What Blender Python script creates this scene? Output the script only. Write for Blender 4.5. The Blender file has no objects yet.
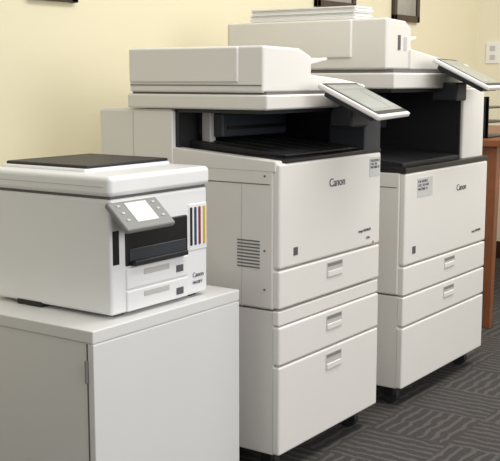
import bpy, bmesh, math
from mathutils import Vector, Matrix, Euler
from math import radians
S=bpy.context.scene
S.view_settings.view_transform='Standard'
R=[None]
# ---------- materials ----------
def mat(name,col,rough=0.5,metal=0,noise=0.0,nscale=40,bump=0.0,bscale=300,emit=None,coat=0):
    m=bpy.data.materials.new(name); m.use_nodes=True
    nt=m.node_tree; b=nt.nodes['Principled BSDF']
    b.inputs['Base Color'].default_value=(*col,1); b.inputs['Roughness'].default_value=rough
    b.inputs['Metallic'].default_value=metal
    tc=nt.nodes.new('ShaderNodeTexCoord')
    if noise>0:
        n=nt.nodes.new('ShaderNodeTexNoise'); n.inputs['Scale'].default_value=nscale
        nt.links.new(tc.outputs['Object'],n.inputs['Vector'])
        mx=nt.nodes.new('ShaderNodeMix'); mx.data_type='RGBA'
        mx.inputs[6].default_value=(*[c*(1-noise) for c in col],1)
        mx.inputs[7].default_value=(*[min(1,c*(1+noise)) for c in col],1)
        nt.links.new(n.outputs['Fac'],mx.inputs[0]); nt.links.new(mx.outputs[2],b.inputs['Base Color'])
    if bump>0:
        n2=nt.nodes.new('ShaderNodeTexNoise'); n2.inputs['Scale'].default_value=bscale
        nt.links.new(tc.outputs['Object'],n2.inputs['Vector'])
        bp=nt.nodes.new('ShaderNodeBump'); bp.inputs['Strength'].default_value=bump; bp.inputs['Distance'].default_value=0.002
        nt.links.new(n2.outputs['Fac'],bp.inputs['Height']); nt.links.new(bp.outputs[0],b.inputs['Normal'])
    if emit:
        b.inputs['Emission Color'].default_value=(*col,1); b.inputs['Emission Strength'].default_value=emit
    return m
WHITE=mat('copier_white',(0.78,0.76,0.72),0.36,noise=0.015,nscale=6,bump=0.05)
WHITE2=mat('copier_front_white',(0.82,0.80,0.765),0.36,noise=0.015,nscale=6,bump=0.05)
CREAM=mat('copier_cream',(0.78,0.76,0.71),0.36,noise=0.015,nscale=6)
PW=mat('printer_white',(0.86,0.87,0.88),0.3,noise=0.01,nscale=8)
CABW=mat('cabinet_laminate',(0.76,0.76,0.75),0.45,noise=0.02,nscale=5)
GREY=mat('grey_plastic',(0.24,0.24,0.23),0.5,noise=0.03)
LGREY=mat('light_grey_plastic',(0.55,0.54,0.52),0.5,noise=0.03)
DARK=mat('dark_plastic',(0.015,0.015,0.018),0.5,noise=0.1)
DARK2=mat('dark_blue_plastic',(0.032,0.036,0.047),0.5,noise=0.1)
BLACK=mat('black_plastic',(0.008,0.008,0.01),0.35,noise=0.1)
SEAM=mat('seam_shadow_gap',(0.16,0.155,0.15),0.9,noise=0.05)
SCREEN=mat('lcd_screen',(0.30,0.32,0.295),0.2,noise=0.05,nscale=12)
SCR2=mat('lcd_screen_icons',(0.36,0.38,0.355),0.2,noise=0.05,nscale=12)
LCD=mat('small_lcd',(0.70,0.74,0.70),0.15,noise=0.05,emit=0.15)
WOOD=mat('cherry_wood',(0.24,0.085,0.035),0.4,noise=0.25,nscale=14)
BRN=mat('frame_wood',(0.05,0.028,0.018),0.4,noise=0.25,nscale=20)
PAPER=mat('paper',(0.85,0.85,0.83),0.8,noise=0.03,nscale=200)
STK=mat('sticker_grey',(0.62,0.62,0.61),0.6,noise=0.03,nscale=200)
ART=mat('art_print',(0.35,0.33,0.30),0.5,noise=0.5,nscale=9)
TXT=mat('label_ink',(0.10,0.10,0.11),0.6,noise=0.05)
RED=mat('label_red',(0.5,0.05,0.05),0.6,noise=0.05)
INKM=mat('ink_magenta',(0.28,0.025,0.06),0.3,noise=0.05)
INKC=mat('ink_cyan',(0.02,0.06,0.16),0.3,noise=0.05)
INKY=mat('ink_yellow',(0.70,0.45,0.03),0.3,noise=0.05)
INKK=mat('ink_black',(0.015,0.015,0.02),0.3,noise=0.05)
RUB=mat('rubber',(0.02,0.02,0.02),0.7,noise=0.1)
WALL=mat('yellow_wall_paint',(0.79,0.735,0.53),0.85,noise=0.02,nscale=1.5,bump=0.12,bscale=180)
WALL2=mat('cream_wall_paint',(0.84,0.79,0.62),0.85,noise=0.02,nscale=1.5,bump=0.12,bscale=180)
def carpet():
    m=bpy.data.materials.new('patterned_carpet'); m.use_nodes=True
    nt=m.node_tree; b=nt.nodes['Principled BSDF']; b.inputs['Roughness'].default_value=0.95
    L=nt.links.new; N=nt.nodes.new
    tc=N('ShaderNodeTexCoord')
    def wave(d):
        w=N('ShaderNodeTexWave'); w.wave_type='BANDS'; w.bands_direction=d
        w.inputs['Scale'].default_value=9; w.inputs['Distortion'].default_value=3; w.inputs['Detail'].default_value=2
        w.inputs['Detail Scale'].default_value=2
        L(tc.outputs['Object'],w.inputs['Vector'])
        r=N('ShaderNodeValToRGB'); r.color_ramp.elements[0].position=0.6; r.color_ramp.elements[1].position=0.85
        L(w.outputs['Fac'],r.inputs[0]); return r
    a=wave('X'); c=wave('Y')
    ch=N('ShaderNodeTexChecker'); ch.inputs['Scale'].default_value=4.0
    L(tc.outputs['Object'],ch.inputs['Vector'])
    mx=N('ShaderNodeMix'); mx.data_type='RGBA'
    L(ch.outputs['Fac'],mx.inputs[0]); L(a.outputs[0],mx.inputs[6]); L(c.outputs[0],mx.inputs[7])
    n=N('ShaderNodeTexNoise'); n.inputs['Scale'].default_value=220; L(tc.outputs['Object'],n.inputs['Vector'])
    mc=N('ShaderNodeMix'); mc.data_type='RGBA'
    mc.inputs[6].default_value=(0.066,0.060,0.057,1); mc.inputs[7].default_value=(0.135,0.125,0.118,1)
    L(mx.outputs[2],mc.inputs[0])
    m2=N('ShaderNodeMix'); m2.data_type='RGBA'; m2.blend_type='MULTIPLY'; m2.inputs[0].default_value=0.7
    L(mc.outputs[2],m2.inputs[6]); L(n.outputs['Fac'],m2.inputs[7])
    L(m2.outputs[2],b.inputs['Base Color'])
    bp=N('ShaderNodeBump'); bp.inputs['Strength'].default_value=0.5; bp.inputs['Distance'].default_value=0.004
    L(n.outputs['Fac'],bp.inputs['Height']); L(bp.outputs[0],b.inputs['Normal'])
    return m
CARPET=carpet()
# ---------- builders ----------
def root(name,loc,rz=0):
    e=bpy.data.objects.new(name,None); e.empty_display_size=0.1
    e.location=loc; e.rotation_euler=(0,0,radians(rz)); S.collection.objects.link(e); R[0]=e; return e
def mesh(name,verts,faces,m,bev=0.0,seg=3,loc=(0,0,0),rot=(0,0,0),parent=True):
    me=bpy.data.meshes.new(name); bm=bmesh.new()
    vs=[bm.verts.new(v) for v in verts]
    for f in faces: bm.faces.new([vs[i] for i in f])
    bmesh.ops.recalc_face_normals(bm,faces=bm.faces); bm.to_mesh(me); bm.free()
    o=bpy.data.objects.new(name,me); S.collection.objects.link(o); me.materials.append(m)
    o.location=loc; o.rotation_euler=rot
    if parent and R[0]: o.parent=R[0]
    if bev>0:
        b=o.modifiers.new('bev','BEVEL'); b.width=bev; b.segments=seg; b.limit_method='ANGLE'; b.angle_limit=radians(30)
        for p in me.polygons: p.use_smooth=True
        try: b.harden_normals=True
        except: pass
    return o
FB=[(0,1,2,3),(4,5,6,7),(0,1,5,4),(1,2,6,5),(2,3,7,6),(3,0,4,7)]
def box(name,x0,x1,y0,y1,z0,z1,m,bev=0.004,seg=3,**k):
    v=[(x0,y0,z0),(x1,y0,z0),(x1,y1,z0),(x0,y1,z0),(x0,y0,z1),(x1,y0,z1),(x1,y1,z1),(x0,y1,z1)]
    return mesh(name,v,FB,m,bev,seg,**k)
def _pr(name,prof,fn,a,b,m,bev,**k):
    n=len(prof); v=[fn(p,a) for p in prof]+[fn(p,b) for p in prof]
    f=[tuple(range(n)),tuple(range(n,2*n))]+[(i,(i+1)%n,n+(i+1)%n,n+i) for i in range(n)]
    return mesh(name,v,f,m,bev,**k)
def prismX(name,prof,x0,x1,m,bev=0.004,**k): return _pr(name,prof,lambda p,t:(t,p[0],p[1]),x0,x1,m,bev,**k)
def prismY(name,prof,y0,y1,m,bev=0.004,**k): return _pr(name,prof,lambda p,t:(p[0],t,p[1]),y0,y1,m,bev,**k)
def prismZ(name,prof,z0,z1,m,bev=0.004,**k): return _pr(name,prof,lambda p,t:(p[0],p[1],t),z0,z1,m,bev,**k)
def cyl(name,c,r,h,m,axis='Z',n=24,bev=0.002):
    pts=[(r*math.cos(2*math.pi*i/n),r*math.sin(2*math.pi*i/n)) for i in range(n)]
    o=prismZ(name,pts,-h/2,h/2,m,bev); o.location=c
    if axis=='X': o.rotation_euler=(0,radians(90),0)
    if axis=='Y': o.rotation_euler=(radians(90),0,0)
    return o
def text(name,s,loc,size,m,rot=(90,0,0)):
    cu=bpy.data.curves.new(name,'FONT'); cu.body=s; cu.size=size; cu.extrude=0.0004
    o=bpy.data.objects.new(name,cu); S.collection.objects.link(o); cu.materials.append(m)
    o.location=loc; o.rotation_euler=tuple(radians(a) for a in rot); o.parent=R[0]; return o
def caster(i,x,y):
    cyl(f'caster_wheel_{i}',(x,y,0.026),0.026,0.022,RUB,'X')
    box(f'caster_fork_{i}',x-0.02,x+0.02,y-0.018,y+0.018,0.03,0.07,DARK,0.003)
def handle(i,xc,z0,z1,yf,w=0.085):
    box(f'handle_recess_{i}',xc-w/2,xc+w/2,yf-0.0012,yf+0.01,z0,z1,LGREY,0.001)
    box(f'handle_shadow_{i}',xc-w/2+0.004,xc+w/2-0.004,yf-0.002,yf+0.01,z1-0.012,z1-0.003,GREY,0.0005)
    box(f'handle_lip_{i}',xc-w/2+0.004,xc+w/2-0.004,yf-0.004,yf+0.008,z0+0.002,z0+0.018,WHITE2,0.002)
def touch_panel(loc,w,d,tilt,yaw):
    rot=(radians(tilt),0,radians(yaw))
    def pb(n,x0,x1,y0,y1,z0,z1,m,b): box(n,x0,x1,y0,y1,z0,z1,m,b,loc=loc,rot=rot)
    pb('touch_panel_shell',-w/2,w/2,-d/2,d/2,-0.014,0,WHITE2,0.005)
    pb('touch_panel_back',-w/2+0.02,w/2-0.02,-d/2+0.02,d/2-0.02,-0.028,-0.012,DARK2,0.005)
    pb('touch_panel_bezel',-w/2+0.007,w/2-0.007,-d/2+0.010,d/2-0.006,-0.004,0.0015,DARK,0.002)
    pb('touch_panel_screen',-w/2+0.018,w/2-0.018,-d/2+0.024,d/2-0.016,-0.002,0.0022,SCREEN,0.0008)
    sw=w-0.05; sd=d-0.055
    pb('screen_header',-sw/2,sw/2,sd/2-0.014,sd/2-0.002,0.0018,0.0026,SCR2,0)
    pb('screen_list',-sw/2,sw*0.15,-sd/2+0.008,sd/2-0.024,0.0018,0.0026,SCR2,0)
    pb('screen_side',sw*0.2,sw/2,-sd/2+0.008,sd/2-0.024,0.0018,0.0026,SCR2,0)

# ---------- room ----------
R[0]=None
YW=0.95; XW=3.5
box('floor',-4,XW+0.1,-5,YW+0.1,-0.1,0,CARPET,0)
box('wall_back',-4,XW+0.1,YW,YW+0.1,0,2.8,WALL,0)
box('wall_right',XW,XW+0.1,-5,YW,0,2.8,WALL2,0)
box('baseboard_back',-4,XW,YW-0.012,YW,0,0.1,BRN,0.003)
box('baseboard_right',XW-0.012,XW,-5,YW-0.012,0,0.1,BRN,0.003)

# ---------- copier 1 ----------
root('office_copier',(0,0,0))
W=0.535; D=0.60
box('lower_cabinet_body',0.003,W-0.003,0.02,D,0.062,0.445,WHITE)
box('main_body',0,W,0.02,D,0.449,0.825,WHITE,0.006)
box('body_gap_filler',0.006,W-0.006,0.03,D-0.01,0.44,0.455,SEAM,0)
box('front_door',0.002,W,0,0.024,0.555,0.822,WHITE2,0.007)
box('drawer_1',0.002,W,0,0.024,0.452,0.551,WHITE2,0.006)
box('base_strip',0.002,W,0.003,0.024,0.408,0.446,WHITE2,0.004)
box('drawer_2',0.002,W,0,0.024,0.304,0.405,WHITE2,0.006)
box('drawer_3',0.002,W,0,0.024,0.064,0.300,WHITE2,0.006)
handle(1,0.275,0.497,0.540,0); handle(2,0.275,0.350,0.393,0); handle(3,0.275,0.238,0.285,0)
box('side_seam_upper',-0.0008,0.01,0.03,0.34,0.768,0.7705,SEAM,0)
box('side_seam_lower',-0.0008,0.01,0.115,0.1165,0.449,0.768,LGREY,0)
box('side_panel_rear',-0.004,0.02,0.34,D,0.45,0.948,WHITE,0.004)
box('rear_panel_seam',-0.0048,0.01,0.475,0.4775,0.60,0.945,LGREY,0)
for i in range(9):
    box(f'vent_slot_{i}',-0.0012,0.01,0.060,0.130,0.553+i*0.0085,0.5565+i*0.0085,SEAM,0)
for i,z in enumerate((0.79,0.60,0.50)): cyl(f'side_screw_{i}',(0.0,0.045,z),0.003,0.003,SEAM,'X',12,0)
prismX('output_deck_rim',[(0.0,0.822),(0.335,0.822),(0.335,0.85),(0.0,0.833)],0.03,W,BLACK,0.003)
prismX('side_rail',[(0.012,0.80),(0.36,0.80),(0.36,0.853),(0.012,0.828)],-0.001,0.032,WHITE,0.004)
prismX('output_tray',[(0.02,0.835),(0.33,0.835),(0.33,0.868),(0.02,0.842)],0.06,W-0.06,DARK,0.004)
for i in range(5):
    prismX(f'tray_rib_{i}',[(0.04,0.84),(0.32,0.84),(0.32,0.870),(0.04,0.845)],0.10+i*0.07,0.106+i*0.07,DARK,0.001)
box('rear_upright',0,W,0.345,D,0.82,0.952,WHITE,0.005)
box('cavity_back',0.01,W-0.01,0.33,0.35,0.83,0.95,DARK,0.002)
box('cavity_roof',0.01,W-0.01,0.05,0.34,0.944,0.953,DARK,0)
box('exit_unit',0.10,W-0.12,0.25,0.335,0.875,0.94,DARK2,0.006)
box('exit_slot',0.12,W-0.14,0.246,0.252,0.895,0.905,BLACK,0)
box('support_column',0.085,0.11,0.28,0.31,0.84,0.95,LGREY,0.004)
box('right_post',W-0.10,W-0.005,0.0,0.12,0.825,0.953,DARK2,0.006)
box('right_wall_inner',W-0.03,W-0.005,0.1,0.34,0.825,0.953,DARK,0.003)
box('scanner_unit',-0.012,W+0.0,0.03,0.49,0.954,0.992,WHITE,0.006)
box('scanner_gap',0.0,W-0.005,0.04,0.48,0.985,1.0,SEAM,0)
prismY('feeder_body',[(-0.008,0.997),(0.22,0.997),(0.22,1.09),(0.16,1.110),(-0.008,1.113)],0.045,0.485,WHITE2,0.007)
box('feeder_side_cover',-0.013,0.02,0.12,0.482,1.022,1.111,WHITE2,0.005)
box('feeder_seam',-0.0095,0.0,0.05,0.48,1.014,1.0165,SEAM,0)
prismY('document_tray_base',[(0.20,0.997),(W-0.01,0.997),(W-0.01,1.015),(0.40,1.030),(0.20,1.045)],0.05,0.48,WHITE2,0.006)
prismY('document_tray',[(0.21,1.05),(0.46,1.085),(0.46,1.093),(0.21,1.06)],0.14,0.44,WHITE,0.003)
box('document_guide_1',0.25,0.38,0.18,0.188,1.05,1.10,WHITE,0.003)
box('document_guide_2',0.25,0.38,0.37,0.378,1.05,1.10,WHITE,0.003)
touch_panel((0.325,-0.064,0.980),0.325,0.185,27,13)
box('panel_arm',0.34,0.44,-0.01,0.06,0.90,0.958,DARK2,0.006)
text('brand_label','Canon',(0.240,-0.001,0.745),0.032,TXT)
text('model_label','image RUNNER',(0.405,-0.001,0.60),0.011,TXT)
text('model_number','C356',(0.45,-0.001,0.577),0.010,TXT)
box('indicator_dot',0.49,0.496,-0.001,0.002,0.560,0.566,RED,0)
box('sticker_1',0.065,0.085,-0.001,0.002,0.583,0.604,TXT,0)
box('sticker_2',0.465,0.525,-0.0012,0.002,0.755,0.81,STK,0)
text('sticker_text','FOR SERVICE\nCALL 555\nMACHINE 12',(0.468,-0.0016,0.797),0.0095,TXT)
for i,(x,y) in enumerate([(0.05,0.06),(W-0.06,0.06),(0.05,D-0.06),(W-0.06,D-0.06)]): caster(i,x,y)

# ---------- copier 2 ----------
root('office_copier.001',(0.698,0,0))
W=0.648; D=0.72
box('lower_cabinet_body',0.003,W-0.003,0.02,D,0.062,0.36,WHITE)
box('main_body',0,W,0.02,D,0.364,0.748,WHITE,0.006)
box('body_gap_filler',0.006,W-0.006,0.03,D-0.01,0.355,0.37,SEAM,0)
box('front_door',0.002,W,0,0.024,0.458,0.745,WHITE2,0.007)
box('drawer_1',0.002,W,0,0.024,0.363,0.454,WHITE2,0.006)
box('drawer_2',0.002,W,0,0.024,0.265,0.359,WHITE2,0.006)
box('base_door',0.002,W,0,0.024,0.064,0.260,WHITE2,0.006)
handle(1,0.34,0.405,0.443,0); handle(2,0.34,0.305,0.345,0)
box('side_seam_upper',-0.0008,0.01,0.03,0.5,0.70,0.7025,SEAM,0)
prismX('output_deck_rim',[(0.0,0.745),(0.45,0.745),(0.45,0.775),(0.0,0.762)],0.0,W,BLACK,0.003)
prismX('output_tray',[(0.03,0.76),(0.44,0.76),(0.44,0.815),(0.03,0.775)],0.04,W-0.12,DARK,0.004)
box('rear_upright',0,W,0.44,D,0.745,1.0,WHITE,0.005)
box('cavity_back',0.01,W-0.03,0.425,0.445,0.76,0.995,DARK,0.002)
box('exit_unit',0.12,W-0.20,0.30,0.43,0.86,0.98,DARK2,0.006)
for i in range(3): box(f'exit_slot_{i}',0.14,W-0.22,0.297,0.301,0.885+i*0.03,0.892+i*0.03,BLACK,0)
box('right_column',W-0.18,W,0.02,0.45,0.748,1.0,WHITE2,0.006)
box('right_column_inner',W-0.185,W-0.175,0.03,0.44,0.76,0.99,DARK,0.002)
box('cavity_roof',0.01,W-0.175,0.06,0.44,0.99,1.001,DARK,0)
box('scanner_unit',-0.01,W-0.02,0.04,0.67,1.001,1.050,WHITE,0.006)
box('scanner_gap',0.0,W-0.025,0.05,0.66,1.045,1.062,SEAM,0)
prismY('feeder_body',[(-0.008,1.06),(0.16,1.06),(0.16,1.19),(0.12,1.210),(-0.008,1.215)],0.07,0.67,CREAM,0.008)
box('feeder_side_cover',-0.014,0.02,0.19,0.66,1.095,1.213,CREAM,0.006)
prismY('document_tray_base',[(0.14,1.06),(W-0.05,1.06),(W-0.05,1.08),(0.40,1.095),(0.14,1.125)],0.06,0.65,CREAM,0.006)
prismY('document_tray',[(0.15,1.13),(0.40,1.165),(0.40,1.175),(0.15,1.14)],0.17,0.58,CREAM,0.003)
touch_panel((0.345,-0.055,1.052),0.33,0.20,27,13)
box('panel_arm',0.34,0.42,-0.01,0.08,0.96,1.02,DARK2,0.006)
text('brand_label','Canon',(0.38,-0.001,0.66),0.03,TXT)
text('model_label','image RUNNER',(0.52,-0.001,0.50),0.012,TXT)
box('sticker_1',0.055,0.078,-0.001,0.002,0.49,0.513,TXT,0)
box('sticker_2',0.08,0.19,-0.0012,0.002,0.665,0.725,STK,0)
text('sticker_text','FOR SERVICE\nCALL 555 0100\nMACHINE 14',(0.083,-0.0016,0.710),0.012,TXT)
box('sticker_3',0.065,0.082,0.0685,0.072,1.12,1.165,TXT,0)
box('sticker_4',0.105,0.125,0.0685,0.072,1.12,1.16,LGREY,0)
for i,(x,y) in enumerate([(0.05,0.06),(W-0.06,0.06),(0.05,D-0.06),(W-0.06,D-0.06)]): caster(i,x,y)

root('paper_stack',(0.698,0,1.215))
for i in range(8):
    dx=((i*37)%7-3)*0.0015; dy=((i*23)%5-2)*0.003
    box(f'ream_layer_{i}',0.006+dx,0.115+dx,0.19+dy,0.58+dy,0.0005+i*0.005,0.005+i*0.005,PAPER,0.0005)

# ---------- storage cabinet ----------
root('storage_cabinet',(-0.598,0.071,0))
CWd=0.525; CD=0.56
box('carcass',0.004,CWd-0.004,0.004,CD,0.05,0.485,CABW,0.002)
box('plinth',0.03,CWd-0.03,0.04,CD,0,0.05,CABW,0.002)
box('top_panel',0,CWd,0,CD,0.482,0.51,CABW,0.003)
box('front_door',0.001,CWd-0.001,-0.0,0.016,0.055,0.480,CABW,0.002)
box('side_gap',0.0028,0.01,0.019,0.022,0.055,0.48,SEAM,0)
cyl('hinge_knuckle',(0.0,0.02,0.42),0.004,0.05,GREY)

# ---------- small printer ----------
root('inkjet_printer',(-0.500,0.106,0.510),0)
PWd=0.342; PD=0.39
box('body',0,PWd,0,PD,0.008,0.265,PW,0.008)
box('foot_1',-0.001,0.05,0.22,0.30,0,0.012,RUB,0.001)
box('foot_2',PWd-0.05,PWd-0.02,0.02,0.06,0,0.012,RUB,0.001)
box('foot_3',0.03,0.06,0.02,0.06,0,0.012,RUB,0.001)
box('foot_4',PWd-0.05,PWd-0.02,0.3,0.36,0,0.012,RUB,0.001)
box('lid_gap',0.004,PWd-0.004,0.004,PD-0.004,0.261,0.273,SEAM,0)
box('scanner_lid',-0.008,PWd+0.003,-0.008,PD,0.270,0.315,PW,0.012,4)
box('lid_line',-0.0088,PWd+0.0038,0.01,PD-0.01,0.291,0.2925,LGREY,0)
box('feeder_hump',0.04,PWd-0.004,0.11,PD-0.005,0.308,0.322,PW,0.006)
box('feeder_cover_dark',0.050,PWd-0.006,0.115,PD-0.01,0.314,0.329,DARK,0.004)
box('output_bezel',0.045,0.262,-0.004,0.02,0.112,0.205,BLACK,0.004)
box('output_slot',0.055,0.252,-0.006,0.02,0.122,0.150,DARK2,0.002)
box('output_tray_lip',0.06,0.247,-0.018,0.01,0.112,0.124,DARK,0.003)
box('upper_tray',0.045,0.262,-0.005,0.02,0.060,0.109,PW,0.004)
box('lower_tray',0.045,0.262,-0.005,0.02,0.010,0.057,PW,0.004)
box('tray_recess_1',0.10,0.19,-0.0065,0.0,0.087,0.100,LGREY,0.002)
box('tray_recess_2',0.10,0.19,-0.0065,0.0,0.037,0.050,LGREY,0.002)
box('ink_window_frame',0.268,PWd-0.004,-0.002,0.01,0.115,0.228,PW,0.003)
for i,(m,x) in enumerate([(INKK,0.272),(INKC,0.288),(INKM,0.304),(INKY,0.322)]):
    box(f'ink_window_{i}',x,x+0.0085,-0.004,0.01,0.128,0.220,m,0.002)
text('brand_label','Canon',(0.282,-0.001,0.050),0.016,TXT)
text('model_label','MAXIFY',(0.282,-0.001,0.033),0.011,TXT)
box('power_badge',0.215,0.24,-0.0065,0.002,0.074,0.09,TXT,0)
box('power_badge_2',0.215,0.24,-0.0065,0.002,0.02,0.036,TXT,0)
box('side_slot',0.006,0.026,-0.001,0.01,0.120,0.195,BLACK,0.001)
cl=(0.072,-0.028,0.232); cr=(radians(42),0,0)
def cp(n,x0,x1,y0,y1,z0,z1,m,b): box(n,x0,x1,y0,y1,z0,z1,m,b,loc=cl,rot=cr)
cp('control_panel',-0.08,0.080,-0.042,0.042,-0.014,0,GREY,0.005)
cp('control_lcd',-0.034,0.036,-0.024,0.032,-0.002,0.0018,LCD,0.001)
for i in range(3):
    cp(f'button_left_{i}',-0.062,-0.052,-0.018+i*0.02,-0.012+i*0.02,-0.001,0.002,LGREY,0.001)
    cp(f'button_right_{i}',0.052,0.062,-0.018+i*0.02,-0.012+i*0.02,-0.001,0.002,LGREY,0.001)

# ---------- wall pieces ----------
def frame(nm,x0,x1,z0,z1):
    root(nm,((x0+x1)/2,YW,(z0+z1)/2)); w=(x1-x0)/2; h=(z1-z0)/2; t=0.03
    box('frame_bottom',-w,w,-0.02,0,-h,-h+t,BRN,0.003); box('frame_top',-w,w,-0.02,0,h-t,h,BRN,0.003)
    box('frame_left',-w,-w+t,-0.02,0,-h,h,BRN,0.003); box('frame_right',w-t,w,-0.02,0,-h,h,BRN,0.003)
    box('picture',-w+t,w-t,-0.01,0,-h+t,h-t,ART,0)
frame('picture_frame',1.70,2.04,1.340,1.85)
frame('picture_frame.001',2.42,2.70,1.315,1.85)
frame('picture_frame.002',0.06,0.26,1.268,1.80)
root('wall_outlet',(XW,0.855,1.18))
box('plate',-0.006,0,-0.04,0.04,-0.06,0.06,PAPER,0.002)
for i,z in enumerate((-0.025,0.025)): box(f'socket_{i}',-0.008,0,-0.016,0.016,z-0.015,z+0.015,LGREY,0.003)

# ---------- wood table ----------
root('wooden_table',(1.84,0.160,0))
TW=1.2;TD=0.7
box('top',-0.03,TW,-0.03,TD,0.76,0.79,WOOD,0.005)
box('apron_front',0.02,TW-0.04,0.005,0.03,0.66,0.76,WOOD,0.002)
box('apron_left',0.005,0.03,0.02,TD-0.04,0.66,0.76,WOOD,0.002)
box('modesty_panel',0.04,TW-0.04,TD-0.05,TD-0.03,0.15,0.76,BRN,0.002)
for i,(x,y) in enumerate([(0.0,0.0),(TW-0.06,0.0),(0.0,TD-0.06),(TW-0.06,TD-0.06)]):
    v=[(x+.010,y+.010,0),(x+.040,y+.010,0),(x+.040,y+.040,0),(x+.010,y+.040,0),(x,y,.76),(x+.05,y,.76),(x+.05,y+.05,.76),(x,y+.05,.76)]
    mesh(f'leg_{i}',v,FB,WOOD,0.003)
root('letter_tray',(1.88,0.22,0.79))
for i in range(3):
    box(f'shelf_{i}',0,0.3,0,0.24,0.001+i*0.06,0.006+i*0.06,BLACK,0.001)
for i,(x,y) in enumerate([(0,0),(0.29,0),(0,0.23),(0.29,0.23)]): box(f'post_{i}',x,x+0.01,y,y+0.01,0.001,0.17,BLACK,0.001)
box('tray_back',0,0.3,0.23,0.24,0.001,0.17,BLACK,0.001)
box('tray_side',0,0.008,0,0.24,0.001,0.17,BLACK,0.001)

# ---------- lights ----------
w=bpy.data.worlds.new('World'); S.world=w; w.use_nodes=True
w.node_tree.nodes['Background'].inputs[0].default_value=(1,0.99,0.975,1)
w.node_tree.nodes['Background'].inputs[1].default_value=0.48
def area(n,loc,tgt,sx,sy,p,col):
    l=bpy.data.lights.new(n,'AREA'); l.shape='RECTANGLE'; l.size=sx; l.size_y=sy; l.energy=p; l.color=col
    o=bpy.data.objects.new(n,l); S.collection.objects.link(o); o.location=loc
    o.rotation_euler=(Vector(tgt)-Vector(loc)).to_track_quat('-Z','Y').to_euler()
area('ceiling_light',(0.3,-0.7,2.6),(0.3,-0.7,0),2.2,0.9,36,(1,0.97,0.92))
area('added_fill_right',(2.2,-0.8,2.6),(2.2,-0.5,0),1.2,1.0,32,(1,0.98,0.94))  # overhead fill added to brighten the right side, not a known fixture
area('window_light',(-0.4,-3.8,1.7),(0.8,0.2,0.7),3.0,1.8,68,(1,0.985,0.975))

# ---------- camera ----------
cd=bpy.data.cameras.new('camera'); cam=bpy.data.objects.new('camera',cd); S.collection.objects.link(cam)
S.camera=cam; cd.sensor_width=36; cd.lens=72.8; cd.clip_start=0.05
yaw=math.atan2(0.571,0.821)+radians(0.26); pitch=radians(8.5); roll=radians(0.0)
fwd=Vector((math.cos(yaw)*math.cos(pitch),math.sin(yaw)*math.cos(pitch),-math.sin(pitch)))
q=fwd.to_track_quat('-Z','Y')
M=q.to_matrix().to_4x4()@Matrix.Rotation(roll,4,'Z')
M.translation=Vector((-2.088,-1.376,1.03)); cam.matrix_world=M
